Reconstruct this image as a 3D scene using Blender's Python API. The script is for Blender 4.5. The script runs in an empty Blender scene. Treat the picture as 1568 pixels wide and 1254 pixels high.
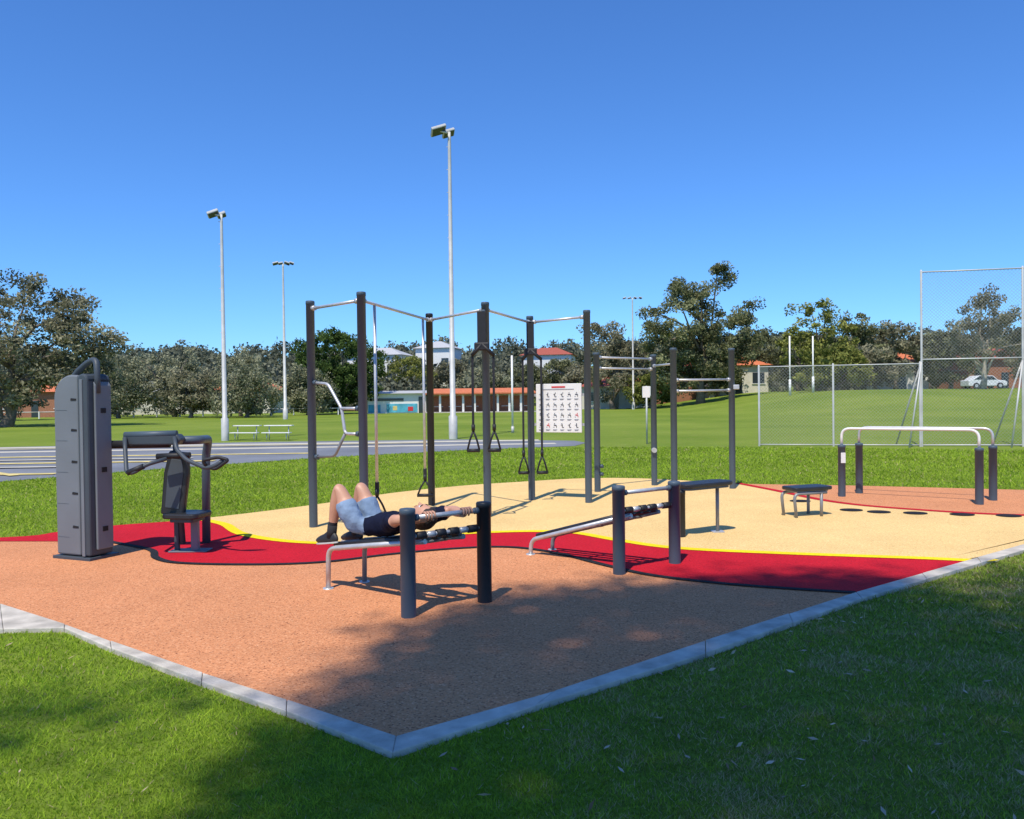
import bpy, bmesh, math, random
import numpy as np
from mathutils import Matrix, Vector, noise as mnoise
random.seed(7)
sc = bpy.context.scene
COL = sc.collection

# ------------------------------------------------------------------ materials
def new_mat(name):
    m = bpy.data.materials.new(name); m.use_nodes = True
    nt = m.node_tree; nt.nodes.clear()
    return m, nt, nt.nodes, nt.links

def mat(name, col, rough=0.5, metal=0.0, var=0.12, scale=6.0, bump=0.0, bscale=40.0, spec=0.5, col2=None):
    m, nt, N, L = new_mat(name)
    out = N.new('ShaderNodeOutputMaterial'); b = N.new('ShaderNodeBsdfPrincipled')
    L.new(b.outputs[0], out.inputs[0])
    tc = N.new('ShaderNodeTexCoord')
    nz = N.new('ShaderNodeTexNoise'); nz.inputs['Scale'].default_value = scale; nz.inputs['Detail'].default_value = 5
    L.new(tc.outputs['Object'], nz.inputs['Vector'])
    rp = N.new('ShaderNodeValToRGB')
    c2 = col2 or [min(1, c * (1 + var)) for c in col]
    c1 = [c * (1 - var) for c in col]
    rp.color_ramp.elements[0].color = (*c1, 1); rp.color_ramp.elements[1].color = (*c2, 1)
    rp.color_ramp.elements[0].position = .3; rp.color_ramp.elements[1].position = .7
    L.new(nz.outputs[0], rp.inputs[0]); L.new(rp.outputs[0], b.inputs['Base Color'])
    b.inputs['Roughness'].default_value = rough; b.inputs['Metallic'].default_value = metal
    b.inputs['Specular IOR Level'].default_value = spec
    if bump:
        n2 = N.new('ShaderNodeTexNoise'); n2.inputs['Scale'].default_value = bscale; n2.inputs['Detail'].default_value = 4
        L.new(tc.outputs['Object'], n2.inputs['Vector'])
        bp = N.new('ShaderNodeBump'); bp.inputs['Strength'].default_value = bump; bp.inputs['Distance'].default_value = 0.01
        L.new(n2.outputs[0], bp.inputs['Height']); L.new(bp.outputs[0], b.inputs['Normal'])
    return m

def rubber_mat(name, dark, mid, light):
    m, nt, N, L = new_mat(name)
    out = N.new('ShaderNodeOutputMaterial'); b = N.new('ShaderNodeBsdfPrincipled'); L.new(b.outputs[0], out.inputs[0])
    tc = N.new('ShaderNodeTexCoord')
    v = N.new('ShaderNodeTexVoronoi'); v.inputs['Scale'].default_value = 120
    L.new(tc.outputs['Object'], v.inputs['Vector'])
    sep = N.new('ShaderNodeSeparateColor'); L.new(v.outputs['Color'], sep.inputs[0])
    rp = N.new('ShaderNodeValToRGB'); e = rp.color_ramp.elements
    e[0].position = 0.0; e[0].color = (*dark, 1); e[1].position = 1; e[1].color = (*light, 1)
    k = e.new(0.14); k.color = (*mid, 1); k = e.new(0.75); k.color = (*mid, 1)
    L.new(sep.outputs[0], rp.inputs[0])
    def nz_(s, d, lo, hi, rg=.65):
        nz = N.new('ShaderNodeTexNoise'); nz.inputs['Scale'].default_value = s; nz.inputs['Detail'].default_value = d
        nz.inputs['Roughness'].default_value = rg
        L.new(tc.outputs['Object'], nz.inputs['Vector'])
        mr = N.new('ShaderNodeMapRange'); mr.inputs[1].default_value = .3; mr.inputs[2].default_value = .7
        mr.inputs[3].default_value = lo; mr.inputs[4].default_value = hi
        L.new(nz.outputs[0], mr.inputs[0]); return mr
    a = nz_(42, 4, .84, 1.14); c = nz_(.8, 4, .90, 1.07)
    mu = N.new('ShaderNodeMath'); mu.operation = 'MULTIPLY'; L.new(a.outputs[0], mu.inputs[0]); L.new(c.outputs[0], mu.inputs[1])
    vm = N.new('ShaderNodeVectorMath'); vm.operation = 'SCALE'
    L.new(rp.outputs[0], vm.inputs[0]); L.new(mu.outputs[0], vm.inputs['Scale'])
    L.new(vm.outputs[0], b.inputs['Base Color'])
    b.inputs['Roughness'].default_value = .9; b.inputs['Specular IOR Level'].default_value = .15
    bp = N.new('ShaderNodeBump'); bp.inputs['Strength'].default_value = .35; bp.inputs['Distance'].default_value = .003
    L.new(v.outputs['Distance'], bp.inputs['Height']); L.new(bp.outputs[0], b.inputs['Normal'])
    return m

def leaf_mat(name, dark, light, transl=.3):
    m, nt, N, L = new_mat(name)
    out = N.new('ShaderNodeOutputMaterial')
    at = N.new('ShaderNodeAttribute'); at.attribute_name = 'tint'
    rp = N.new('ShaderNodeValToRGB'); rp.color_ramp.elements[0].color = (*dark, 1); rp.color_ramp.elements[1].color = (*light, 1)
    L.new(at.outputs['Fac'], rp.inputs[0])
    d = N.new('ShaderNodeBsdfDiffuse'); t = N.new('ShaderNodeBsdfTranslucent'); mx = N.new('ShaderNodeMixShader')
    mx.inputs[0].default_value = transl
    L.new(rp.outputs[0], d.inputs[0]); L.new(rp.outputs[0], t.inputs[0])
    L.new(d.outputs[0], mx.inputs[1]); L.new(t.outputs[0], mx.inputs[2]); L.new(mx.outputs[0], out.inputs[0])
    return m

def ground_mat():
    m, nt, N, L = new_mat('grass_ground')
    out = N.new('ShaderNodeOutputMaterial'); b = N.new('ShaderNodeBsdfPrincipled'); L.new(b.outputs[0], out.inputs[0])
    tc = N.new('ShaderNodeTexCoord')
    def noise(s, d=5, r=.6):
        n = N.new('ShaderNodeTexNoise'); n.inputs['Scale'].default_value = s; n.inputs['Detail'].default_value = d
        n.inputs['Roughness'].default_value = r
        L.new(tc.outputs['Object'], n.inputs['Vector']); return n
    n1 = noise(.12); n2 = noise(1.3, 6, .7); n3 = noise(18, 5, .75)
    r1 = N.new('ShaderNodeValToRGB'); r1.color_ramp.elements[0].color = (.145, .22, .022, 1); r1.color_ramp.elements[1].color = (.23, .295, .042, 1)
    r1.color_ramp.elements[0].position = .35; r1.color_ramp.elements[1].position = .65
    L.new(n1.outputs[0], r1.inputs[0])
    r2 = N.new('ShaderNodeValToRGB'); r2.color_ramp.elements[0].position = .54; r2.color_ramp.elements[1].position = .76
    r2.color_ramp.elements[0].color = (0, 0, 0, 1); r2.color_ramp.elements[1].color = (.65, .65, .65, 1)
    L.new(n2.outputs[0], r2.inputs[0])
    mx = N.new('ShaderNodeMixRGB'); mx.inputs[2].default_value = (.31, .28, .09, 1)
    L.new(r2.outputs[0], mx.inputs[0]); L.new(r1.outputs[0], mx.inputs[1])
    mr = N.new('ShaderNodeMapRange'); mr.inputs[1].default_value = .3; mr.inputs[2].default_value = .7
    mr.inputs[3].default_value = .55; mr.inputs[4].default_value = 1.25
    L.new(n3.outputs[0], mr.inputs[0])
    vm = N.new('ShaderNodeVectorMath'); vm.operation = 'SCALE'; L.new(mx.outputs[0], vm.inputs[0]); L.new(mr.outputs[0], vm.inputs['Scale'])
    L.new(vm.outputs[0], b.inputs['Base Color'])
    b.inputs['Roughness'].default_value = .9; b.inputs['Specular IOR Level'].default_value = .1
    bp = N.new('ShaderNodeBump'); bp.inputs['Strength'].default_value = .7; bp.inputs['Distance'].default_value = .03
    L.new(n3.outputs[0], bp.inputs['Height']); L.new(bp.outputs[0], b.inputs['Normal'])
    return m

M_post = mat('powdercoat_charcoal', (.064, .092, .122), .5, 0, .06, 3, .05, 300, spec=.4)
M_postb = mat('powdercoat_black_and_shade', (.018, .021, .026), .45, 0, .1, 3, spec=.35)
M_steel = mat('galvanised_steel', (.54, .54, .54), .42, .45, .12, 14)
M_grey_tube = mat('grey_tube', (.22, .23, .24), .45, .2, .1, 8)
M_black = mat('black_rubber', (.012, .012, .015), .6, 0, .2, 20)
M_pad = mat('black_vinyl', (.018, .019, .022), .42, 0, .2, 10, .1, 120)
M_mach = mat('grey_plastic', (.155, .172, .190), .55, 0, .07, 2.5, .06, 200, spec=.35)
M_mach_d = mat('grey_plastic_dark', (.055, .068, .082), .5, 0, .1, 3, spec=.35)
M_dark = mat('recess_dark', (.008, .008, .009), .8)
M_conc = mat('concrete', (.50, .455, .385), .9, 0, .26, 7, .4, 60, spec=.2)
M_orange = rubber_mat('rubber_terracotta', (.20, .070, .037), (.60, .25, .112), (.74, .37, .19))
M_tan = rubber_mat('rubber_tan', (.48, .30, .12), (.75, .505, .205), (.86, .66, .32))
M_red = rubber_mat('rubber_red', (.24, .004, .010), (.49, .009, .020), (.57, .02, .035))
M_yel = rubber_mat('rubber_yellow', (.6, .42, .01), (.82, .62, .01), (.85, .68, .03))
M_blk = rubber_mat('rubber_black', (.008, .008, .01), (.018, .018, .022), (.05, .05, .055))
M_court = mat('court_asphalt', (.17, .18, .20), .85, 0, .2, .5, .1, 50)
M_courtb = mat('court_beige', (.52, .48, .38), .85, 0, .1, 2)
M_yline = mat('line_yellow', (.62, .50, .18), .8, 0, .25, 3)
M_white = mat('white_paint', (.74, .73, .70), .5, 0, .05, 4)
M_pole = mat('pole_galvanised', (.52, .51, .48), .5, .1, .12, 3)
M_skin = mat('skin', (.54, .28, .18), .5, 0, .06, 12)
M_hair = mat('hair', (.025, .016, .011), .6, 0, .3, 90, .5, 160)
M_shirt = mat('navy_cotton', (.009, .012, .030), .9, 0, .2, 14, .8, 22, spec=.1)
M_shorts = mat('light_blue_cotton', (.21, .29, .41), .9, 0, .14, 14, .9, 20, spec=.15)
M_sock = mat('dark_sock', (.02, .02, .024), .9)
M_shoe = mat('shoe_black', (.018, .018, .02), .55)
M_sole = mat('shoe_sole', (.5, .5, .48), .7)
M_bark = mat('bark', (.19, .15, .115), .9, 0, .35, 5, .6, 14)
M_barkp = mat('bark_pale', (.38, .33, .26), .85, 0, .35, 4, .5, 10)
M_brick = mat('brick', (.32, .14, .08), .9, 0, .2, 8)
M_cream = mat('render_cream', (.62, .58, .48), .85, 0, .08, 2)
M_tile = mat('roof_tile_orange', (.55, .16, .065), .8, 0, .2, 6)
M_tile2 = mat('roof_tile_red', (.34, .08, .05), .8, 0, .2, 6)
M_roofg = mat('roof_grey', (.44, .44, .44), .6, 0, .1, 5)
M_glass = mat('window_glass', (.03, .04, .05), .1)
M_teal = mat('mural_blue', (.08, .36, .48), .8, 0, .4, 1.2)
M_carp = mat('car_paint_white', (.68, .69, .70), .25)
M_wire = mat('galvanised_wire', (.32, .32, .31), .5, .2)
M_ground = ground_mat()
M_eu = leaf_mat('foliage_eucalyptus', (.055, .066, .030), (.30, .305, .155))
M_euL = leaf_mat('foliage_eucalyptus_grey', (.085, .088, .052), (.38, .355, .225))
M_oval = leaf_mat('foliage_dark', (.022, .048, .014), (.12, .18, .05))
M_will = leaf_mat('foliage_willow', (.12, .135, .075), (.45, .44, .28))
M_yg = leaf_mat('foliage_yellowgreen', (.07, .09, .022), (.36, .37, .10))
M_far = leaf_mat('foliage_distant_hazed', (.08, .09, .065), (.27, .275, .19))  # lighter leaf colours, distance haze is painted into them
M_blade = leaf_mat('grass_blade', (.13, .215, .014), (.44, .60, .06), .4)
M_oblade = leaf_mat('olive_grass_blade', (.10, .125, .028), (.30, .34, .085), .35)
M_dryblade = leaf_mat('dry_grass_blade', (.28, .23, .09), (.55, .46, .25), .25)
M_dryleaf = leaf_mat('dry_leaf', (.18, .11, .06), (.62, .49, .36), .1)

# ------------------------------------------------------------------ mesh helpers
def link(o, parent=None):
    COL.objects.link(o)
    if parent is not None: o.parent = parent
    return o

def empty(name):
    e = bpy.data.objects.new(name, None); e.empty_display_size = .2
    return link(e)

def mk(name, verts, faces, m, parent=None, smooth=False):
    me = bpy.data.meshes.new(name); me.from_pydata([tuple(v) for v in verts], [], faces)
    me.materials.append(m)
    if smooth: me.polygons.foreach_set('use_smooth', [True] * len(me.polygons))
    me.update()
    return link(bpy.data.objects.new(name, me), parent)

def bulk(name, V, nper, m, tint=None, parent=None, extra=None):
    n = len(V) // nper
    ev, ef, em = extra if extra else ([], [], None)
    nl = n * nper + sum(len(f) for f in ef)
    allv = np.concatenate([np.asarray(V, dtype=np.float32).reshape(-1, 3)] + ([np.asarray(ev, dtype=np.float32)] if len(ev) else []))
    me = bpy.data.meshes.new(name)
    me.vertices.add(len(allv)); me.vertices.foreach_set('co', allv.ravel())
    idx = np.arange(n * nper, dtype=np.int32)
    starts = np.arange(n, dtype=np.int32) * nper
    mi = np.zeros(n, dtype=np.int32); tt = np.ones(n, dtype=np.float32) * .5 if tint is None else tint.astype(np.float32)
    if ef:
        base = n * nper
        e_idx = np.array([i + base for f in ef for i in f], dtype=np.int32)
        ln = np.array([len(f) for f in ef], dtype=np.int32)
        es = np.concatenate([[0], np.cumsum(ln)[:-1]]).astype(np.int32) + base
        idx = np.concatenate([idx, e_idx]); starts = np.concatenate([starts, es])
        mi = np.concatenate([mi, np.ones(len(ef), dtype=np.int32)]); tt = np.concatenate([tt, np.ones(len(ef), dtype=np.float32)])
    me.loops.add(nl); me.loops.foreach_set('vertex_index', idx)
    me.polygons.add(len(starts)); me.polygons.foreach_set('loop_start', starts)
    me.materials.append(m)
    if em: me.materials.append(em)
    me.polygons.foreach_set('material_index', mi)
    me.update(calc_edges=True); me.validate()
    a = me.attributes.new('tint', 'FLOAT', 'FACE'); a.data.foreach_set('value', tt[:len(me.polygons)])
    return link(bpy.data.objects.new(name, me), parent)

def sweep(pts, rad, seg=10, caps=True):
    P = [Vector(p) for p in pts]; n = len(P)
    if not hasattr(rad, '__len__'): rad = [rad] * n
    T = []
    for i in range(n):
        a = P[max(0, i - 1)]; b = P[min(n - 1, i + 1)]
        T.append((b - a).normalized())
    up = Vector((0, 0, 1)) if abs(T[0].z) < .9 else Vector((1, 0, 0))
    N = (up - T[0] * up.dot(T[0])).normalized()
    V = []; Fc = []
    for i in range(n):
        if i:
            N = (N - T[i] * N.dot(T[i]))
            N = N.normalized() if N.length > 1e-6 else T[i].orthogonal().normalized()
        B = T[i].cross(N)
        for k in range(seg):
            a = 2 * math.pi * k / seg
            V.append(P[i] + (N * math.cos(a) + B * math.sin(a)) * rad[i])
    for i in range(n - 1):
        for k in range(seg):
            k2 = (k + 1) % seg
            Fc.append((i * seg + k, i * seg + k2, (i + 1) * seg + k2, (i + 1) * seg + k))
    if caps:
        Fc.append(tuple(reversed(range(seg)))); Fc.append(tuple((n - 1) * seg + k for k in range(seg)))
    return V, Fc

def fillet(pts, r, n=6):
    P = [Vector(p) for p in pts]; out = [P[0]]
    for i in range(1, len(P) - 1):
        a = (P[i - 1] - P[i]); b = (P[i + 1] - P[i])
        d = min(r, a.length * .49, b.length * .49)
        s = P[i] + a.normalized() * d; e = P[i] + b.normalized() * d
        for k in range(n + 1):
            t = k / n
            out.append(s * (1 - t) ** 2 + P[i] * 2 * t * (1 - t) + e * t * t)
    out.append(P[-1]); return out

def _smooth_caps(name, V, Fc, m, parent):
    o = mk(name, V, Fc, m, parent, False)
    fl = [len(p.vertices) == 4 for p in o.data.polygons]
    o.data.polygons.foreach_set('use_smooth', fl)
    return o

def tube(name, pts, r, m, parent, f=0.0, seg=12):
    if f: pts = fillet(pts, f)
    V, Fc = sweep(pts, r, seg)
    return _smooth_caps(name, V, Fc, m, parent)

def lathe(name, x, y, prof, m, parent, seg=24):
    V = []; Fc = []
    for r, z in prof:
        for k in range(seg):
            a = 2 * math.pi * k / seg; V.append((x + r * math.cos(a), y + r * math.sin(a), z))
    n = len(prof)
    for i in range(n - 1):
        for k in range(seg):
            k2 = (k + 1) % seg; Fc.append((i * seg + k, i * seg + k2, (i + 1) * seg + k2, (i + 1) * seg + k))
    Fc.append(tuple((n - 1) * seg + k for k in range(seg)))
    return _smooth_caps(name, V, Fc, m, parent)

def post(name, x, y, h, parent, m=None, r=.052):
    m = m or M_post
    return lathe(name, x, y, [(r * 1.0, 0), (r, .02), (r, h - .05), (r * 1.06, h - .049), (r * 1.06, h - .012), (r * .95, h - .003), (r * .6, h), (.001, h + .001)], m, parent)

def box(name, c, s, m, parent, rz=0.0, bev=.01, rx=0.0, ry=0.0, seg=2):
    bm = bmesh.new(); bmesh.ops.create_cube(bm, size=1)
    bmesh.ops.scale(bm, vec=Vector(s), verts=bm.verts)
    if bev: bmesh.ops.bevel(bm, geom=bm.edges[:], offset=min(bev, min(s) * .45), segments=seg, affect='EDGES', profile=.5)
    me = bpy.data.meshes.new(name); bm.to_mesh(me); bm.free(); me.materials.append(m)
    R = Matrix.Rotation(rz, 4, 'Z') @ Matrix.Rotation(ry, 4, 'Y') @ Matrix.Rotation(rx, 4, 'X')
    me.transform(Matrix.Translation(Vector(c)) @ R)
    return link(bpy.data.objects.new(name, me), parent)

def prism(name, poly, z0, z1, m, parent, bev=0.0, M=None):
    bm = bmesh.new()
    vs = [bm.verts.new((p[0], p[1], z0)) for p in poly]
    f = bm.faces.new(vs)
    r = bmesh.ops.extrude_face_region(bm, geom=[f])
    bmesh.ops.translate(bm, vec=(0, 0, z1 - z0), verts=[v for v in r['geom'] if isinstance(v, bmesh.types.BMVert)])
    bmesh.ops.recalc_face_normals(bm, faces=bm.faces[:])
    if bev: bmesh.ops.bevel(bm, geom=bm.edges[:], offset=bev, segments=2, affect='EDGES', profile=.5)
    me = bpy.data.meshes.new(name); bm.to_mesh(me); bm.free(); me.materials.append(m)
    if M is not None: me.transform(M)
    return link(bpy.data.objects.new(name, me), parent)

def sheet(name, poly, z, m, parent=None):
    bm = bmesh.new(); vs = [bm.verts.new((p[0], p[1], z)) for p in poly]
    f = bm.faces.new(vs); bm.normal_update()
    if f.normal.z < 0: f.normal_flip()
    bmesh.ops.triangulate(bm, faces=[f])
    me = bpy.data.meshes.new(name); bm.to_mesh(me); bm.free(); me.materials.append(m)
    return link(bpy.data.objects.new(name, me), parent)

def crom(pts, n=8):
    P = [Vector((p[0], p[1], 0)) for p in pts]; P = [P[0] * 2 - P[1]] + P + [P[-1] * 2 - P[-2]]
    out = []
    for i in range(1, len(P) - 2):
        for k in range(n):
            t = k / n; a, b, c, d = P[i - 1], P[i], P[i + 1], P[i + 2]
            out.append(.5 * ((2 * b) + (c - a) * t + (2 * a - 5 * b + 4 * c - d) * t * t + (3 * b - a - 3 * c + d) * t ** 3))
    out.append(P[-2]); return [(p.x, p.y) for p in out]

def ribbon(name, pts, w, z, m, parent, side=0.0):
    V = []; Fc = []
    n = len(pts)
    for i in range(n):
        a = Vector(pts[max(0, i - 1)]); b = Vector(pts[min(n - 1, i + 1)]); t = (b - a).normalized(); nn = Vector((-t.y, t.x))
        p = Vector(pts[i])
        q0 = p + nn * (w * (side - .5)); q1 = p + nn * (w * (side + .5))
        V += [(q0.x, q0.y, z), (q1.x, q1.y, z)]
    for i in range(n - 1): Fc.append((2 * i, 2 * i + 2, 2 * i + 3, 2 * i + 1))
    return mk(name, V, Fc, m, parent)

def sm(t):
    t = np.clip(t, 0, 1); return t * t * (3 - 2 * t)
def zg(x, y):
    x = np.asarray(x, float); y = np.asarray(y, float)
    bank = 2.0 * sm((x - 14) / 20) * sm((y - 42) / 38)
    hill = 9.0 * sm((y - 118) / 90)
    return bank + hill + 0.0 * x
def zgf(x, y): return float(zg(x, y))

def inpoly(x, y, poly):
    ins = np.zeros(len(x), bool); n = len(poly)
    for i in range(n):
        x1, y1 = poly[i]; x2, y2 = poly[(i + 1) % n]
        c = ((y1 > y) != (y2 > y))
        with np.errstate(divide='ignore', invalid='ignore'):
            xi = (x2 - x1) * (y - y1) / (y2 - y1 + 1e-12) + x1
        ins ^= c & (x < xi)
    return ins

# ------------------------------------------------------------------ camera
cd = bpy.data.cameras.new('camera'); cam = bpy.data.objects.new('camera', cd); link(cam)
Rm = Matrix.Rotation(math.radians(90 - .8), 3, 'X') @ Matrix.Rotation(math.radians(-.7), 3, 'Z')
cam.matrix_world = Matrix.Translation((0, 0, 1.6)) @ Rm.to_4x4()
cd.sensor_width = 36; cd.lens = 1250 / 1568 * 36; cd.clip_end = 2000; cd.clip_start = .05
sc.camera = cam

# ------------------------------------------------------------------ sky + sun
SH = Vector((.20, .53))   # shadow offset per metre of height
sundir = Vector((-SH.x, -SH.y, 1)).normalized()
elev = math.asin(sundir.z); az = math.atan2(sundir.x, sundir.y)
w = bpy.data.worlds.new('World'); sc.world = w; w.use_nodes = True
nt = w.node_tree; nt.nodes.clear()
sk = nt.nodes.new('ShaderNodeTexSky'); sk.sky_type = 'NISHITA'; sk.sun_disc = False
sk.sun_elevation = elev; sk.sun_rotation = az; sk.altitude = 50; sk.air_density = 1.0; sk.dust_density = .1; sk.ozone_density = 4.0
vm = nt.nodes.new('ShaderNodeVectorMath'); vm.operation = 'MULTIPLY'; vm.inputs[1].default_value = (.62, 1.07, 1.66)
bg = nt.nodes.new('ShaderNodeBackground'); bg.inputs[1].default_value = .112
wo = nt.nodes.new('ShaderNodeOutputWorld'); nt.links.new(sk.outputs[0], vm.inputs[0]); nt.links.new(vm.outputs[0], bg.inputs[0]); nt.links.new(bg.outputs[0], wo.inputs[0])
sl = bpy.data.lights.new('sun', 'SUN'); sl.energy = 5.0; sl.angle = math.radians(.53); sl.color = (1, .93, .80)
so = bpy.data.objects.new('sun', sl); link(so); so.rotation_euler = sundir.to_track_quat('Z', 'Y').to_euler()
sc.view_settings.view_transform = 'Standard'; sc.view_settings.look = 'None'; sc.view_settings.exposure = 0

# ------------------------------------------------------------------ ground
xs = np.concatenate([np.linspace(-500, -70, 18), np.linspace(-65, 65, 66), np.linspace(75, 500, 18)])
ys = np.concatenate([np.linspace(-150, -10, 8), np.linspace(-5, 40, 10), np.linspace(43, 220, 90), np.linspace(240, 900, 12)])
gx, gy = np.meshgrid(xs, ys); gz = zg(gx, gy)
V = np.stack([gx, gy, gz], -1).reshape(-1, 3); nx = len(xs)
Fc = [(j * nx + i, j * nx + i + 1, (j + 1) * nx + i + 1, (j + 1) * nx + i) for j in range(len(ys) - 1) for i in range(nx - 1)]
mk('ground', V, Fc, M_ground, None, True)

# ------------------------------------------------------------------ rubber pad
kin_L = [(-.56, 3.79), (-1.20, 4.27), (-1.81, 4.71), (-2.67, 5.37), (-3.20, 5.79), (-4.05, 6.41), (-6.5, 8.1), (-9, 9.0)]
kout_L = [(-.55, 3.61), (-1.16, 4.11), (-1.76, 4.56), (-2.58, 5.20), (-3.15, 5.69), (-3.57, 5.68), (-5.2, 5.75), (-9, 5.8)]
kin_R = [(-.56, 3.79), (.21, 4.35), (1.22, 5.21), (2.71, 6.45), (5.25, 8.38), (9.3, 11.45)]
kout_R = [(-.55, 3.61), (.10, 4.14), (1.16, 4.95), (2.67, 6.25), (5.12, 8.12), (9.5, 11.35)]
far = crom([(-9, 9.3), (-6.08, 9.65), (-5.60, 10.03), (-5.13, 10.50), (-4.24, 11.0), (-3.06, 12.27), (-2.05, 13.75), (-.95, 14.75), (.06, 15.30), (1.46, 15.87), (2.68, 15.60), (4.03, 14.61), (5.81, 14.09), (8.24, 13.14), (9.3, 12.7)], 5)
yel = crom([(-4.24, 11.0), (-3.99, 10.80), (-3.65, 10.44), (-3.20, 9.71), (-2.55, 9.19), (-1.93, 9.02), (-1.38, 9.23), (-.66, 9.53), (.11, 9.66), (.71, 9.52), (1.18, 8.97), (1.72, 8.47), (2.69, 8.13), (3.85, 7.82), (4.39, 7.67), (4.62, 7.90)], 6)
blk = crom([(-4.63, 9.29), (-3.90, 8.73), (-3.62, 8.25), (-3.24, 7.97), (-2.44, 7.86), (-1.83, 7.95), (-1.24, 8.31), (-.60, 8.58), (-.05, 8.62), (.42, 8.27), (.87, 7.61), (1.22, 7.17), (1.72, 6.84), (2.20, 6.63), (2.71, 6.45)], 6)
tred = crom([(4.03, 14.61), (4.30, 13.54), (4.70, 11.90), (5.43, 11.03), (6.52, 10.40), (8.2, 10.2)], 8)
pad = empty('rubber_playground_surface')
sheet('terracotta_base', kin_L[::-1] + kin_R[1:] + far[::-1], .020, M_orange, pad)
sheet('red_band', [(-6.5, 9.62)] + [p for p in far if -6.2 < p[0] < -4.3] + yel + [(2.71, 6.45)] + blk[::-1][1:] + [(-5.21, 9.33), (-5.91, 9.38), (-9, 9.1)], .0245, M_red, pad)
tanp = yel + [(5.25, 8.38), (8.2, 10.62)] + tred[::-1][0:] + [p for p in far if -4.2 < p[0] < 3.9][::-1]
sheet('tan_area', tanp, .0245, M_tan, pad)
ribbon('yellow_line', [p for p in yel if p[0] < 4.52], .13, .029, M_yel, pad, -.3)
ribbon('black_line', blk, .075, .029, M_blk, pad)
ribbon('red_line', tred, .14, .029, M_red, pad)
for i, (dx, dy) in enumerate([(4.58, 11.04), (4.86, 10.83), (5.27, 10.68), (5.79, 10.51), (6.30, 10.36), (4.24, 12.04)]):
    sheet('dot_%d' % i, [(dx + .15 * math.cos(a), dy + .13 * math.sin(a)) for a in np.linspace(0, 2 * math.pi, 24, endpoint=False)], .033, M_blk, pad)

def strip_prisms(name, inn, outp, h, gap):
    par = empty(name); c = 0
    for i in range(len(inn) - 1):
        a0, a1, b0, b1 = Vector(inn[i]), Vector(inn[i + 1]), Vector(outp[i]), Vector(outp[i + 1])
        L = (a1 - a0).length; n = max(1, round(L / 1.0))
        for k in range(n):
            t0 = k / n + (gap / L if (k or i) else 0); t1 = (k + 1) / n
            poly = [a0.lerp(a1, t0), a0.lerp(a1, t1), b0.lerp(b1, t1), b0.lerp(b1, t0)]
            hh = h + random.uniform(-.003, .003)
            prism('slab_%d' % c, poly, -.05, hh, M_conc, par, bev=.006); c += 1
    return par
strip_prisms('concrete_kerb', kin_L, kout_L, .034, .004)
strip_prisms('concrete_kerb', kin_R, kout_R, .034, .004)

# ------------------------------------------------------------------ court
court = empty('sports_court')
sheet('asphalt', [(-30, 8), (-16, 12), (-10.57, 16.81), (-8.40, 19.60), (-5.50, 22.52), (-1.71, 25.16), (2.04, 26.78), (2.6, 28.5), (2.29, 30.0), (-2.17, 32.0), (-9.81, 31.85), (-14.55, 31.08), (-19.06, 30.35), (-32, 29)], .008, M_court, court)
for i, (a, b, wd, mm) in enumerate([((-26, 26.5), (1.5, 28.3), .7, M_courtb), ((-24, 29.3), (1.0, 30.6), .9, M_courtb), ((-22, 24.2), (-6, 24.6), .4, M_yline),
                             ((-20, 21.5), (-8, 21.9), .4, M_yline), ((-16, 18.2), (-10.3, 18.4), .35, M_yline), ((-13.2, 19.9), (-11, 18.0), .2, M_yline),
                             ((-18, 22.8), (-9, 22.9), .3, M_courtb), ((-17, 20.2), (-11, 20.3), .3, M_courtb), ((-25, 27.7), (-3, 29.3), .2, M_yline)]):
    ribbon('line_%d' % i, [a, b], wd, .012 + .0035 * i, mm, court)

# ------------------------------------------------------------------ foreground grass blades
rng = np.random.default_rng(3)
padpoly = kout_L[::-1] + kout_R[1:] + far[::-1]
courtpoly = [(-30, 8), (-16, 12), (-10.57, 16.81), (-8.40, 19.60), (-5.50, 22.52), (-1.71, 25.16), (2.04, 26.78), (2.6, 28.5), (2.29, 30.0), (-32, 30)]
n = 540000
r = 2.75 * (26 / 2.75) ** (rng.random(n) ** 1.2); th = rng.uniform(-.70, .70, n)
px = r * np.sin(th); py = r * np.cos(th)
jx = px + rng.normal(0, .014, n); jy = py + rng.normal(0, .014, n)
ok = ~inpoly(jx, jy, padpoly) & ~inpoly(px, py, courtpoly)
px, py, r = px[ok], py[ok], r[ok]; n = len(px)
cl2 = np.sin(px * 1.1 + 2 + np.sin(py * .9) * 1.5) * np.sin(py * 1.3 + np.sin(px * .8))
fn = np.array([mnoise.noise((a * 5.5, b * 5.5, 0)) + .5 * mnoise.noise((a * 14, b * 14, 3)) for a, b in zip(px, py)])
big = np.array([mnoise.noise((a * 1.7, b * 2.2, 7)) + .6 * mnoise.noise((a * 4.1, b * 5.2, 2)) for a, b in zip(px, py)])
hgt = .021 * (r / 3.5) ** .45 * rng.uniform(.45, 1.25, n) * (1 + .5 * fn)
wid = .0021 * (r / 3.0) ** .95 * rng.uniform(.7, 1.3, n)
a = rng.uniform(0, 2 * np.pi, n); lx = rng.normal(0, .7, n) * hgt; ly = rng.normal(0, .7, n) * hgt
B = np.stack([px, py, np.full(n, -.002)], -1)
W = np.stack([np.cos(a) * wid, np.sin(a) * wid, np.zeros(n)], -1)
Tp = B + np.stack([lx, ly, hgt], -1)
V = np.stack([B - W, B + W, Tp], 1).reshape(-1, 3, 3)
tint = np.clip(.50 + .34 * fn + .16 * cl2 + rng.normal(0, .2, n), 0, 1)
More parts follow.
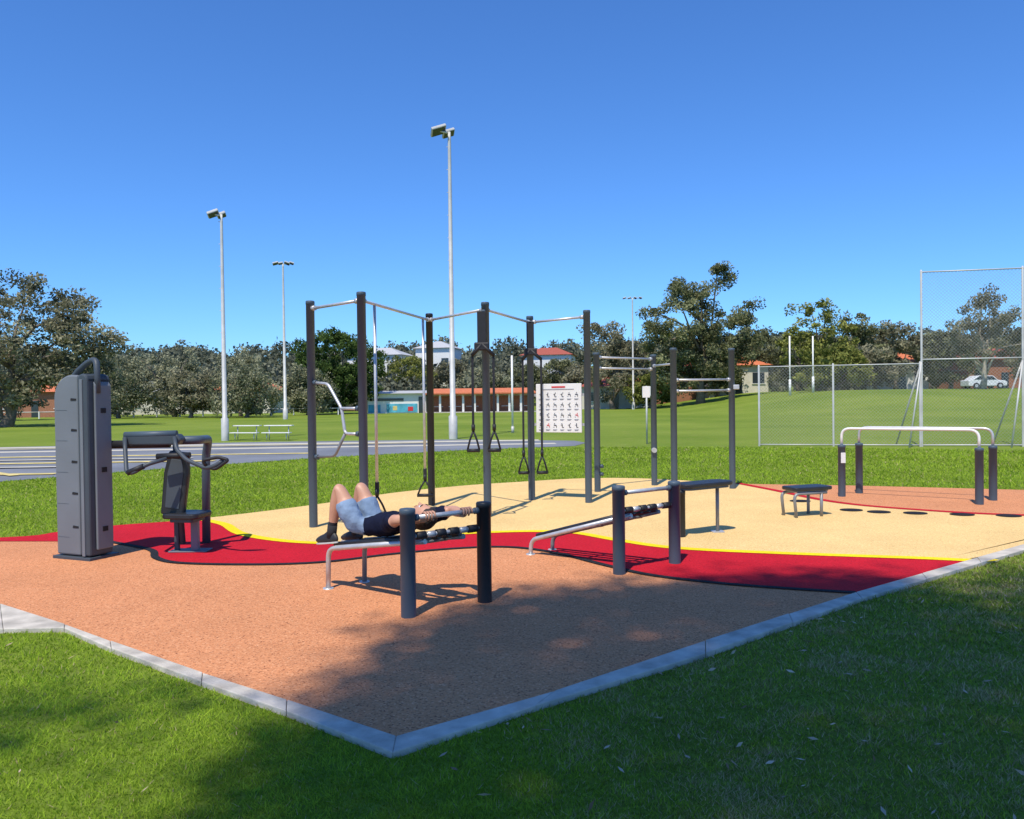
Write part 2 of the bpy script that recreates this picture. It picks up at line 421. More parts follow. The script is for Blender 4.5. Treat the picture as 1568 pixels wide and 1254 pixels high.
# the lawn on the right of the pad is thinner and half dormant
rw = np.clip((px + .1) / .9, 0, 1) * (py < 11.5)
pd = np.clip(.03 + rw * (.16 + 1.1 * np.clip(big - .02, 0, 1) + .5 * np.clip(fn - .1, 0, 1)), 0, .85)
u = rng.random(n)
dry = u < pd
olive = ~dry & (rng.random(n) < rw * .62)
g1 = ~dry & ~olive
bulk('grass', V[g1].reshape(-1, 3), 3, M_blade, tint[g1])
bulk('olive_grass', V[olive].reshape(-1, 3), 3, M_oblade, tint[olive])
bulk('dry_grass', V[dry].reshape(-1, 3), 3, M_dryblade, rng.random(int(dry.sum())))

def rand_quads(C, size, rng, aspect=.5, flat=0.0):
    n = len(C)
    d = rng.normal(size=(n, 3)); d[:, 2] *= (1 - flat); d /= np.linalg.norm(d, axis=1)[:, None]
    e = rng.normal(size=(n, 3)); e[:, 2] *= (1 - flat); e -= d * (e * d).sum(1)[:, None]; e /= np.linalg.norm(e, axis=1)[:, None]
    s = (size * rng.uniform(.6, 1.3, n))[:, None]
    d = d * s; e = e * s * aspect
    return np.stack([C - d, C - e, C + d, C + e], 1).reshape(-1, 3)

n = 1100
lx = rng.uniform(-3.5, 6, n); ly = rng.uniform(2.7, 10.5, n)
kk = ~inpoly(lx, ly, padpoly) & ((lx > -.4) | (rng.random(n) < .12)); lx, ly = lx[kk], ly[kk]
C = np.stack([lx, ly, np.full(len(lx), .026)], -1)
bulk('fallen_leaves', rand_quads(C, .026, rng, .28, .8), 4, M_dryleaf, rng.random(len(C)))

# ------------------------------------------------------------------ trees
def make_tree(name, x, y, lobes, leaf, nper, trunk_r, ml, seed, clump_r, mb=None, shell=.55, flat=.0, aspect=.5, limbs=12, droop=0.0, trunk_h=None, tvar=.22, ry=.9):
    rg = np.random.default_rng(seed); z0 = zgf(x, y)
    cents = []
    for (cx, cz, rx, rz, nn) in lobes:
        d = rg.normal(size=(nn, 3)); d /= np.linalg.norm(d, axis=1)[:, None]
        rr = (shell + (1 - shell) * rg.random(nn))[:, None]
        rr *= rg.uniform(.86, 1.12, (nn, 1))
        c = d * rr * np.array([rx, rx * ry, rz]) + np.array([cx, 0, cz]); cents.append(c)
    cents = np.concatenate(cents); cents = cents[cents[:, 2] > .5]
    nc = len(cents)
    cr = clump_r * rg.uniform(.6, 1.35, nc)
    ct = np.clip(rg.normal(.5, tvar, nc), 0, 1)
    q = rg.normal(size=(nc, nper, 3)); q /= np.linalg.norm(q, axis=2)[:, :, None]; q *= (rg.random((nc, nper, 1)) ** .45)
    q *= cr[:, None, None] * np.array([1, 1, .75 + droop])
    if droop: q[:, :, 2] -= droop * cr[:, None] * .6
    L = (cents[:, None, :] + q).reshape(-1, 3)
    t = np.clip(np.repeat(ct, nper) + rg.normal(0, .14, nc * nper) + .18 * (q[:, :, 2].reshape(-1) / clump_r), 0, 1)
    keep = L[:, 2] > .25; L, t = L[keep], t[keep]
    L += np.array([x, y, z0])
    LV = rand_quads(L, leaf, rg, aspect, flat)
    top = max(l[1] for l in lobes); th = trunk_h or top * .75
    cxm = np.mean([l[0] for l in lobes])
    tv = []; tf = []
    def add(pts, rad, seg):
        v, f = sweep(pts, rad, seg); b = len(tv); tv.extend([tuple(p) for p in v]); tf.extend([tuple(i + b for i in ff) for ff in f])
    P = []
    for k in range(7):
        s = k / 6; P.append(Vector((x + cxm * s ** 1.5 + rg.normal(0, trunk_r * .5) * (s > 0), y + rg.normal(0, trunk_r * .5), z0 - .1 + th * s)))
    add(P, [trunk_r * (1.35 if k == 0 else 1 - .75 * k / 6) for k in range(7)], 10)
    idx = rg.choice(nc, min(limbs, nc), replace=False)
    for i in idx:
        e = Vector(cents[i]) + Vector((x, y, z0)); k = int(rg.integers(1, 6)); k = min(k, 5)
        s = P[k]
        if e.z < s.z: s = P[max(1, k - 2)]
        md = s.lerp(e, .5) + Vector((rg.normal(0, .25), rg.normal(0, .25), abs(rg.normal(0, .35))))
        r0 = trunk_r * .45
        add([s, s.lerp(md, .55), md, md.lerp(e, .6), e], [r0, r0 * .75, r0 * .55, r0 * .4, r0 * .2], 6)
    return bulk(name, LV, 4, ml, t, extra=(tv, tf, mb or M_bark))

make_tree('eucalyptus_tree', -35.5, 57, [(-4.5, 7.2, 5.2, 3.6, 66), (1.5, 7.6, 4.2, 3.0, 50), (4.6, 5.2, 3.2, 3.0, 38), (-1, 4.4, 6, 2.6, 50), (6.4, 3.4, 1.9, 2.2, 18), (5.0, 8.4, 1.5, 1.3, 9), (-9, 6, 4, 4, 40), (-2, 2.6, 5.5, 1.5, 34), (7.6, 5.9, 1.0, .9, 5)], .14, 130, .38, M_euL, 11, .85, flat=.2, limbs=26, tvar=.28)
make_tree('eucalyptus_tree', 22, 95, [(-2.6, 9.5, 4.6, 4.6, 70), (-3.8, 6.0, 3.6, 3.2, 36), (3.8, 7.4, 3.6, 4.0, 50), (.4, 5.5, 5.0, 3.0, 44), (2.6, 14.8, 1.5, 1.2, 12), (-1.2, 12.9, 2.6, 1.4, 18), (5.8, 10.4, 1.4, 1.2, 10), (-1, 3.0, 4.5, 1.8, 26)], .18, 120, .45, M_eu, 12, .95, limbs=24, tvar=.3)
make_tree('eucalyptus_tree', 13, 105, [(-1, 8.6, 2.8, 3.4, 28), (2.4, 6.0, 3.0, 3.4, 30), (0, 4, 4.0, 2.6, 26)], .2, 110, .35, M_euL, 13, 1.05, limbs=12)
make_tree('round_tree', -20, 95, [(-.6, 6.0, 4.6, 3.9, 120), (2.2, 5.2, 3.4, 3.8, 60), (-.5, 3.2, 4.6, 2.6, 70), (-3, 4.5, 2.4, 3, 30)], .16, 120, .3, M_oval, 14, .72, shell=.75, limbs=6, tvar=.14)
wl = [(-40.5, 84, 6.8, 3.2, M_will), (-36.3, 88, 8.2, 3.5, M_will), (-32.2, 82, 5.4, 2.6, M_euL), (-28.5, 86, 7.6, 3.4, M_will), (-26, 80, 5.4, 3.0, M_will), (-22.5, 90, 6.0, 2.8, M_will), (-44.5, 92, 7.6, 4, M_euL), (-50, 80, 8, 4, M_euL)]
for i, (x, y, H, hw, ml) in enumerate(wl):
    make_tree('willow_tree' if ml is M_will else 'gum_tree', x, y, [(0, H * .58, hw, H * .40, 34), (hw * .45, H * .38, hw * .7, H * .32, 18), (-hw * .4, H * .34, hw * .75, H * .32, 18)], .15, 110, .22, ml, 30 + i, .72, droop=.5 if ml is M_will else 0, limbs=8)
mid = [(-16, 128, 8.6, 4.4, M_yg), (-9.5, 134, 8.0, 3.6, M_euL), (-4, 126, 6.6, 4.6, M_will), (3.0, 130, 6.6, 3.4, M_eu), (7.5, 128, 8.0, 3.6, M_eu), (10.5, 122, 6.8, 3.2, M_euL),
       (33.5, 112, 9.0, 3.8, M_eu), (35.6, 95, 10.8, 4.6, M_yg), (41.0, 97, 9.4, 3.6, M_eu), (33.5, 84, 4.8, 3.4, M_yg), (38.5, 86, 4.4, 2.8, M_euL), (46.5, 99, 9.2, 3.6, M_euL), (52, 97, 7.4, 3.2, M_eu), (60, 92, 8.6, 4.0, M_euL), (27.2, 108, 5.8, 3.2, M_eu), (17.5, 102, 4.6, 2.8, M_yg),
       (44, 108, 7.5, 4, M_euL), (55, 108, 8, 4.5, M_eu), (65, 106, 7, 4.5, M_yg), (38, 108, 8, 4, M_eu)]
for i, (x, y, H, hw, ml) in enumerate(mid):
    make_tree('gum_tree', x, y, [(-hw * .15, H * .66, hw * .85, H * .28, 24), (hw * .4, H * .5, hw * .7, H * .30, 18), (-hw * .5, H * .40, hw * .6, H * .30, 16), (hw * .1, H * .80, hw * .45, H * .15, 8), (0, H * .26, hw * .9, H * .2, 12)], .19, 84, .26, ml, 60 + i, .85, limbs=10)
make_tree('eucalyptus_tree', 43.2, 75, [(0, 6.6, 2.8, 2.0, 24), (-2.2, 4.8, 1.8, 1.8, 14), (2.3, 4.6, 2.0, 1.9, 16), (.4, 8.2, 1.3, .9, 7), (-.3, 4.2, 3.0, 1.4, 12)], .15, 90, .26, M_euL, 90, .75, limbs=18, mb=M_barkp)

def distant():
    rg = np.random.default_rng(5); LV = []; TT = []
    for i in range(520):
        if i < 150:
            y = rg.uniform(116, 134); x = rg.uniform(-.72, .78) * y; H = rg.uniform(2.2, 4.5); hw = rg.uniform(2.6, 4.6)
            if -14 < x < 6 and y < 122: continue
        else:
            y = rg.uniform(136, 225); x = rg.uniform(-.72, .75) * y; H = rg.uniform(4, 8.0) + (1.8 if rg.random() < .12 else 0); hw = rg.uniform(3.0, 5.5)
        z0 = zgf(x, y)
        nc = 14; d = rg.normal(size=(nc, 3)); d /= np.linalg.norm(d, axis=1)[:, None]
        c = d * np.array([hw, hw, H * .42]) * rg.uniform(.5, 1, (nc, 1)) + np.array([x, y, z0 + H * .5])
        L = (c[:, None, :] + rg.normal(0, .62, (nc, 30, 3))).reshape(-1, 3)
        base = rg.uniform(.1, .8)
        LV.append(rand_quads(L, .42, rg, .6)); TT.append(np.clip(base + rg.normal(0, .18, len(L)), 0, 1))
    bulk('distant_trees', np.concatenate(LV), 4, M_far, np.concatenate(TT))
distant()

# shade tree standing behind the photographer
def shade_tree():
    rg = np.random.default_rng(21)
    P = [(-1.0, 1.6), (-1.02, 3.4), (-1.0, 4.3), (-.80, 4.9), (-.40, 5.9), (.2, 6.5), (1.6, 6.85), (3.0, 7.0), (3.5, 6.5), (4.6, 7.1), (7.5, 7.2), (7.5, 1.2)]
    lit = [(.80, 5.50, .26), (2.2, 4.05, .26), (3.5, 5.6, .4), (-.05, 3.05, .08), (.9, 3.15, .08), (3.1, 4.5, .22), (4.3, 6.4, .35), (4.2, 5.0, .3)]
    tx = rg.uniform(-1.3, 7.5, 3600); ty = rg.uniform(1.2, 7.3, 3600)
    k = inpoly(tx, ty, P)
    for (a, b, c) in lit: k &= ((tx - a) ** 2 + (ty - b) ** 2 > (c + .14) ** 2) | (rg.random(len(tx)) < .22)
    tx, ty = tx[k], ty[k]
    ex = rg.uniform(-3.0, -1.9, 9); ey = 4.2 + rg.normal(0, .1, 9)
    tx = np.concatenate([tx, ex]); ty = np.concatenate([ty, ey])
    tz = rg.uniform(17.0, 23.0, len(tx))
    c = np.stack([tx - SH.x * tz, ty - SH.y * tz, tz], -1)
    nc = len(c)
    L = (c[:, None, :] + rg.normal(0, .26, (nc, 22, 3))).reshape(-1, 3)
    LV = rand_quads(L, .095, rg, .45, .1)
    tv = []; tf = []
    def add(pts, rad, seg):
        v, f = sweep(pts, rad, seg); b = len(tv); tv.extend([tuple(p) for p in v]); tf.extend([tuple(i + b for i in ff) for ff in f])
    base = [Vector((1.6, -10.4, -.1)), Vector((1.5, -10.2, 3.0)), Vector((1.3, -9.6, 7.5)), Vector((.9, -8.6, 12.5)), Vector((.4, -7.4, 17.0))]
    add(base, [.55, .42, .36, .28, .18], 14)
    for i in rg.choice(nc, 34, replace=False):
        s = base[int(rg.integers(2, 5))]; e = Vector(c[i]); md = s.lerp(e, .5) + Vector((0, 0, .35))
        add([s, md, e], [.08, .045, .012], 7)
    bulk('eucalyptus_tree', LV, 4, M_eu, rg.random(len(L)), extra=(tv, tf, M_barkp))
shade_tree()

# ------------------------------------------------------------------ pull-up rig (front)
rig = empty('pull_up_rig')
RP = {'A': (-2.49, 10.15, 2.84), 'B': (-1.74, 9.52, 2.86), 'C': (-1.21, 12.11, 2.87), 'D': (-.34, 10.85, 2.88), 'E': (.29, 12.57, 2.86), 'F': (1.13, 12.18, 2.90)}
for k, (x, y, h) in RP.items(): post('post_' + k, x, y, h, rig, M_postb if k == 'C' else None)
def bar(name, a, b, za, zb, r, m, parent, inset=.03):
    A = Vector((a[0], a[1], za)); B = Vector((b[0], b[1], zb)); d = (B - A).normalized()
    tube(name, [A + d * .04, B - d * .04], r, m, parent)
    for j, (p, s) in enumerate(((A, 1), (B, -1))):
        tube(name + '_collar_%d' % j, [p + d * s * .045, p + d * s * .10], r * 1.7, m, parent)
for a, b in ('AB', 'BC', 'CD', 'DE', 'EF'):
    bar('top_bar_' + a + b, RP[a], RP[b], RP[a][2] - .10, RP[b][2] - .10, .019, M_steel, rig)
Ax, Ay = RP['A'][:2]; Bx, By = RP['B'][:2]
def onAB(t, z): return (Ax + (Bx - Ax) * t, Ay + (By - Ay) * t, z)
tube('step_bar_upper', [onAB(.06, 1.82), onAB(.34, 1.80), onAB(.60, 1.50), onAB(.66, 1.20), onAB(.93, 1.20)], .019, M_steel, rig, .06)
tube('step_bar_mid', [onAB(.60, 1.50), onAB(.93, 1.50)], .019, M_steel, rig)
tube('step_bar_lower', [onAB(.66, 1.20), onAB(.46, .93), onAB(.07, .90)], .019, M_grey_tube, rig, .06)
for z, t in ((1.82, .06), (.90, .07), (1.2, .94), (1.5, .94)):
    p = onAB(t, z); q = onAB(t + (.05 if t < .5 else -.05), z); tube('clamp', [p, q], .032, M_post, rig)
for nm, x, y, zt, zb in (('pole_left', -1.655, 9.93, 2.76, .42), ('pole_mid', -1.27, 11.80, 2.77, .42)):
    tube(nm, [(x, y, zb), (x, y, zt)], .019, M_steel, rig)
def stirrup(parent, x, y, z, w=.085, h=.17, ang=0.0):
    c, s = math.cos(ang), math.sin(ang)
    def P(u, v): return (x + u * c, y + u * s, z + v)
    tube('handle_strap', fillet([P(0, 0), P(-w * .55, -h * .45), P(-w, -h)], .03), .013, M_black, parent)
    tube('handle_strap', fillet([P(0, 0), P(w * .55, -h * .45), P(w, -h)], .03), .013, M_black, parent)
    tube('handle_grip', [P(-w * 1.05, -h), P(w * 1.05, -h)], .024, M_black, parent)
    tube('handle_ring', [P(0, 0), P(0, .08)], .024, M_black, parent)
def susp(parent, x, y, ztop, zy, zh, o1, o2):
    box('anchor_strap', (x, y, (ztop + zy) / 2), (.115, .02, ztop - zy), M_black, parent, bev=.004)
    box('anchor_plate', (x, y, zy + .02), (.20, .04, .11), M_black, parent, bev=.02)
    for o in (o1, o2):
        tube('yoke', [(x, y, zy + .05), (x + o * 1.05, y, zy - .10)], .026, M_black, parent)
        box('strap', (x + o, y, (zy - .08 + zh) / 2), (.032, .006, zy - .08 - zh), M_black, parent, bev=.001)
        stirrup(parent, x + o, y, zh, .08, .26)
susp(rig, -.385, 10.68, 2.74, 2.26, 1.18, -.125, .15)
susp(rig, .29, 12.42, 2.76, 2.28, .72, -.12, .16)
box('bracket', (-.36, 10.77, 2.74), (.05, .2, .04), M_post, rig)
box('bracket', (.29, 12.50, 2.75), (.05, .18, .04), M_post, rig)
for (x, y) in ((-1.655, 9.93), (-1.27, 11.80)):
    stirrup(rig, x, y - .01, .43, .11, .22)
    box('strap_lock', (x, y, .52), (.05, .04, .16), M_black, rig)

# exercise sign board between posts E and F
sign = empty('exercise_instruction_sign')
E = Vector((.29, 12.57)); Fp = Vector((1.13, 12.18)); dEF = (Fp - E).normalized(); sa = math.atan2(dEF.y, dEF.x)
cc = (E + Fp) / 2
MS = Matrix.Translation((cc.x, cc.y, 1.44)) @ Matrix.Rotation(sa, 4, 'Z')
def sbox(name, u, v, w_, h_, off, m, parent=sign):
    me = bpy.data.meshes.new(name); t = .004
    bm = bmesh.new(); bmesh.ops.create_cube(bm, size=1); bmesh.ops.scale(bm, vec=(w_, t, h_), verts=bm.verts); bm.to_mesh(me); bm.free()
    me.transform(MS @ Matrix.Translation((u, -off, v))); me.materials.append(m)
    return link(bpy.data.objects.new(name, me), parent)
M_signred = mat('sign_red', (.6, .03, .03), .5); M_signink = mat('sign_ink', (.05, .05, .06), .5); M_signgrey = mat('sign_grey', (.3, .3, .32), .5)
box('panel', (cc.x, cc.y, 1.44), (.74, .025, .74), M_white, sign, rz=sa, bev=.006)
for sx in (-.33, .33): sbox('mount', sx * 1.16, .2, .1, .04, -.02, M_steel); sbox('mount', sx * 1.16, -.25, .1, .04, -.02, M_steel)
sbox('title', 0.0, .32, .22, .022, .0155, M_signred); sbox('subtitle', 0, .285, .5, .010, .0155, M_signgrey)
rs = random.Random(3)
for r_ in range(4):
    for c_ in range(6):
        u = -.29 + c_ * .116; v = .19 - r_ * .155; mm = M_signink if rs.random() < .9 else M_signred
        sbox('fig', u + rs.uniform(-.015, .015), v + .040, .012, .012, .0155, mm)
        if rs.random() < .5:
            sbox('fig', u, v + .012, .013, .036, .0155, mm); sbox('fig', u + .012, v - .016, .03, .008, .0155, mm); sbox('fig', u - .014, v + .02, .022, .007, .0155, M_signgrey)
        else:
            sbox('fig', u, v + .016, .040, .013, .0155, mm); sbox('fig', u + .022, v - .004, .009, .03, .0155, mm); sbox('fig', u - .02, v - .012, .02, .006, .0155, M_signgrey)
        sbox('caption', u, v - .05, .07, .005, .0155, M_signgrey)
        sbox('caption', u - .005, v - .062, .05, .004, .0155, M_signgrey)

# ------------------------------------------------------------------ lower bar station (rear right)
rig2 = empty('horizontal_bar_station')
R2 = {'G': (1.41, 13.58, 2.34), 'H': (2.51, 14.46, 2.34), 'I': (2.61, 13.18, 2.38), 'J': (3.72, 13.81, 2.40)}
for k, (x, y, h) in R2.items(): post('post_' + k, x, y, h, rig2)
bar('bar_GH_top', R2['G'], R2['H'], 2.26, 2.26, .018, M_steel, rig2); bar('bar_GH_low', R2['G'], R2['H'], 2.08, 2.08, .018, M_steel, rig2)
bar('bar_HI', R2['H'], R2['I'], 2.14, 2.12, .018, M_steel, rig2)
bar('bar_IJ_top', R2['I'], R2['J'], 1.86, 1.87, .018, M_steel, rig2); bar('bar_IJ_low', R2['I'], R2['J'], 1.68, 1.69, .018, M_steel, rig2)
box('label', (2.37, 14.40, 1.68), (.13, .02, .2), M_white, rig2, bev=.003)
box('label', (3.78, 13.78, 1.74), (.10, .1, .08), M_steel, rig2, bev=.01)
for z in (.45, .32): tube('toe_clamp', [(1.41 + .05, 13.55, z), (1.41 + .09, 13.53, z)], .03, M_post, rig2)
tube('toe_clamp', [(2.5, 14.36, .65), (2.5, 14.46, .65)], .045, M_steel, rig2)

# ------------------------------------------------------------------ sit-up benches
def situp(K, L, l1, l2, ztop, zleg, zrail, board_m):
    par = empty('sit_up_bench')
    K = Vector(K); L = Vector(L)
    post('post_left', K.x, K.y, .81, par, r=.056); post('post_right', L.x, L.y, .80, par, M_post if board_m else M_postb, r=.056)  # first bench: tree shade on the right post is put in as black
    d = (L - K)
    def kl(t, z): p = K + d * t; return (p.x, p.y, z)
    tube('grip_bar', [kl(.06, ztop), kl(.94, ztop)], .019, M_steel, par)
    tube('grip_collar', [kl(.08, ztop), kl(.13, ztop)], .026, M_post, par); tube('grip_collar', [kl(.87, ztop), kl(.92, ztop)], .026, M_post, par)
    z2 = zrail + .02
    tube('roller_bar', [kl(.06, z2), kl(.94, z2)], .016, M_steel, par)
    for a, b, mm, rr in ((.10, .22, M_black, .03), (.24, .34, M_steel, .024), (.36, .47, M_black, .03), (.53, .64, M_black, .03), (.66, .76, M_steel, .024), (.78, .90, M_black, .03)):
        tube('roller', [kl(a, z2), kl(b, z2)], rr, mm, par)
    e1 = kl(.22, zrail - .03); e2 = kl(.72, zrail - .03)
    for i, (l, e) in enumerate(((l1, e1), (l2, e2))):
        l = Vector((l[0], l[1], 0)); e = Vector(e)
        dirh = (e - l); dirh.z = 0; dirh.normalize()
        tp = l + Vector((0, 0, zleg)) + dirh * .01
        tube('side_rail_%d' % i, [l, tp, e], .021, M_steel if i == 0 else M_grey_tube, par, .09)
        tube('foot_%d' % i, [l, l + Vector((0, 0, .028))], .045, M_steel, par)
    a1 = Vector((l1[0], l1[1], zleg)); a2 = Vector((l2[0], l2[1], zleg)); E1 = Vector(e1); E2 = Vector(e2)
    for i, t in enumerate((.10, .36, .64, .90)):
        s = a1.lerp(a2, t); e = E1.lerp(E2, t); s = s.lerp(e, .05)
        tube('slat_%d' % i, [s + Vector((0, 0, .025)), e + Vector((0, 0, .025))], .022, M_pad, par)
    for t in (.12, .5, .85):
        s = a1.lerp(E1, t) - Vector((0, 0, .012)); e = a2.lerp(E2, t) - Vector((0, 0, .012)); tube('cross_brace', [s, e], .014, M_grey_tube, par)
    return par
situp((-.77, 5.92), (-.23, 6.33), (-1.56, 6.83), (-1.30, 7.07), .735, .36, .58, False)
situp((.94, 7.27), (1.52, 7.69), (.17, 8.22), (.40, 8.45), .74, .17, .56, True)

def roundrect(L, W, r, n=6):
    out = []
    for sx, sy, a0 in ((1, 1, 0), (-1, 1, 90), (-1, -1, 180), (1, -1, 270)):
        for k in range(n + 1):
            a = math.radians(a0 + 90 * k / n); out.append((sx * (L / 2 - r) + r * math.cos(a), sy * (W / 2 - r) + r * math.sin(a)))
    return out
stp = empty('exercise_bench')
MB = Matrix.Translation((2.17, 9.30, 0)) @ Matrix.Rotation(math.radians(32), 4, 'Z')
prism('seat_pad', roundrect(.78, .30, .12), .575, .62, M_pad, stp, .012, MB)
prism('seat_frame', roundrect(.70, .22, .09), .545, .574, M_post, stp, .004, MB)
post('post', 1.88, 9.12, .55, stp, M_postb, r=.045); tube('leg', [(2.36, 9.42, 0), (2.36, 9.42, .56)], .021, M_grey_tube, stp)
prism('foot_plate', roundrect(.14, .14, .03), .026, .036, M_steel, stp, 0, Matrix.Translation((2.36, 9.42, 0)))
st2 = empty('exercise_bench')
MB = Matrix.Translation((3.83, 10.62, 0)) @ Matrix.Rotation(math.radians(18), 4, 'Z')
prism('seat_pad', roundrect(.60, .32, .07), .365, .41, M_pad, st2, .012, MB)
prism('seat_frame', roundrect(.52, .24, .05), .345, .364, M_grey_tube, st2, .003, MB)
for i, s in enumerate((-.13, .13)):
    p = [MB @ Vector(q) for q in ((-.26, s, 0), (-.30, s, .33), (.2, s, .33))]
    tube('frame_tube_%d' % i, p, .02, M_grey_tube, st2, .09)
for i, s in enumerate((-.13, .13)):
    p = [MB @ Vector(q) for q in ((.12, s, 0), (.12, s, .33))]
    tube('leg_%d' % i, p, .02, M_grey_tube, st2)

# ------------------------------------------------------------------ parallel bars
pb = empty('parallel_bars')
Q = [(5.08, 12.59), (5.51, 12.97), (6.58, 11.50), (7.02, 11.92)]
for i, (x, y) in enumerate(Q): post('post_%d' % i, x, y, .82, pb, r=.055)
for i, (a, b) in enumerate(((0, 2), (1, 3))):
    A = Vector((*Q[a], .8)); B = Vector((*Q[b], .8)); z = Vector((0, 0, .27))
    tube('rail_%d' % i, [A, A + z, B + z, B], .02, M_white if i == 0 else M_steel, pb, .13)
box('label', (5.08, 12.53, .62), (.07, .01, .16), M_white, pb, bev=.002)

# ------------------------------------------------------------------ chest press machine
mc = empty('chest_press_machine')
o0 = Vector((-4.70, 8.36, 0)); ex = Vector((.45, -.19, 0)).normalized(); ey = Vector((-ex.y, ex.x, 0))
MM = Matrix(((ex.x, 0, ey.x, o0.x), (ex.y, 0, ey.y, o0.y), (0, 1, 0, 0), (0, 0, 0, 1)))
def arc(cx, cz, rx, rz, a0, a1, n=6): return [(cx + rx * math.cos(math.radians(a0 + (a1 - a0) * k / n)), cz + rz * math.sin(math.radians(a0 + (a1 - a0) * k / n))) for k in range(n + 1)]
front = [(.02, .06), (.355, .06), (.355, 1.885)] + arc(.26, 1.64, .25, .25, 85, 180, 12)
prism('cover_panel', front, 0, .30, M_mach, mc, .018, MM)
side = [(.362, .06), (.50, .06), (.50, 1.82)] + arc(.43, 1.84, .07, .06, 0, 150) + [(.362, 1.88)]
prism('side_column', side, -.010, .27, M_mach_d, mc, .02, MM)
prism('side_cover', [(.503, .12), (.53, .12), (.53, 1.78), (.503, 1.82)], .06, .25, M_mach, mc, .008, MM)
prism('inner_spine', [(.40, .06), (.44, .06), (.44, 1.84), (.40, 1.84)], -.020, .0, M_mach, mc, .004, MM)
prism('base_plate', [(-.01, 0), (.52, 0), (.52, .05), (-.01, .05)], -.03, .33, M_mach_d, mc, .006, MM)
for i, z in enumerate((.34, .68, 1.0, 1.32, 1.63)):
    prism('slot_%d' % i, [(.255, z), (.335, z), (.335, z + .018), (.262, z + .024)], -.006, .01, M_dark, mc, .002, MM)
    prism('rib_%d' % i, [(.04, z - .10), (.20, z - .10), (.20, z - .098), (.04, z - .098)], -.002, .01, M_mach_d, mc, 0, MM)
for i, z in enumerate((.3, .9, 1.5)):
    prism('side_slot_%d' % i, [(.528, z), (.536, z), (.536, z + .05), (.528, z + .05)], .12, .18, M_dark, mc, 0, MM)
def mp(s, z, d): v = MM @ Vector((s, z, d)); return (v.x, v.y, v.z)
tube('top_handle', [mp(.06, 1.74, .15), mp(.13, 1.90, .15), mp(.33, 2.02, .15), mp(.47, 2.05, .13), mp(.515, 1.92, .10), mp(.515, 1.70, .10)], .030, M_mach_d, mc, .10)
tube('axle', [(-4.16, 8.42, 1.17), (-3.55, 8.46, 1.17)], .042, M_black, mc)
MA = Matrix.Translation((-3.72, 8.45, 1.215))
prism('arm_cover', [(-.27, -.055), (.27, -.055), (.31, 0), (.27, .055), (-.26, .06), (-.30, .02)], -.09, .06, M_mach_d, mc, .016, MA @ Matrix.Rotation(math.radians(90), 4, 'X'))
tube('arm_roll_top', [(-4.0, 8.42, 1.265), (-3.46, 8.42, 1.275)], .035, M_post, mc)
tube('rear_frame', [(-3.6, 8.5, 1.2), (-3.30, 8.62, 1.2), (-3.36, 9.02, 1.19), (-3.42, 9.10, 1.0), (-3.44, 9.12, 0)], .045, M_post, mc, .07)
tube('lever_left', [(-3.98, 8.38, 1.24), (-3.93, 8.28, 1.10), (-3.86, 8.15, .90), (-3.78, 8.12, .90), (-3.66, 8.15, .98), (-3.5, 8.25, 1.03)], .021, M_mach_d, mc, .05)
tube('lever_right', [(-3.47, 8.38, 1.24), (-3.42, 8.3, 1.12), (-3.28, 8.2, 1.02), (-3.06, 8.12, .94), (-2.96, 8.1, .96), (-2.88, 8.12, 1.02)], .021, M_mach_d, mc, .05)
tube('grip_left', [(-3.84, 8.13, .90), (-3.68, 8.13, .965)], .028, M_black, mc)
tube('grip_loop', [(-3.04, 8.12, .95), (-3.08, 8.1, 1.02), (-2.92, 8.1, 1.05), (-2.82, 8.1, 1.02), (-2.95, 8.1, .93), (-3.04, 8.12, .95)], .017, M_black, mc, .03)
tube('lever_cross', [(-3.62, 8.3, 1.05), (-3.28, 8.3, 1.06)], .03, M_black, mc)
MR = Matrix.Translation((-3.50, 8.48, .76)) @ Matrix.Rotation(math.radians(-6), 4, 'Z') @ Matrix.Rotation(math.radians(7), 4, 'Y') @ Matrix.Rotation(math.radians(90), 4, 'X')
prism('back_rest', [(-.125, -.34), (.125, -.34), (.135, .1), (.10, .33), (-.10, .33), (-.135, .1)], -.035, .035, M_pad, mc, .02, MR)
prism('back_inset', [(-.075, -.26), (.075, -.26), (.085, .1), (.06, .25), (-.06, .25), (-.085, .1)], .034, .042, M_mach_d, mc, .003, MR)
MSs = Matrix.Translation((-3.40, 8.50, 0)) @ Matrix.Rotation(math.radians(-10), 4, 'Z')
prism('seat', roundrect(.40, .36, .07), .40, .455, M_pad, mc, .014, MSs)
prism('seat_support', roundrect(.26, .26, .03), .36, .399, M_mach_d, mc, .005, MSs)
box('seat_leg_1', (-3.56, 8.62, .19), (.05, .05, .36), M_mach_d, mc); box('seat_leg_2', (-3.36, 8.60, .19), (.075, .075, .36), M_mach, mc)
box('seat_foot', (-3.42, 8.62, .032), (.40, .20, .012), M_mach, mc, bev=.003)
tube('back_post', [(-3.50, 8.62, .1), (-3.56, 8.62, 1.15)], .03, M_mach_d, mc)

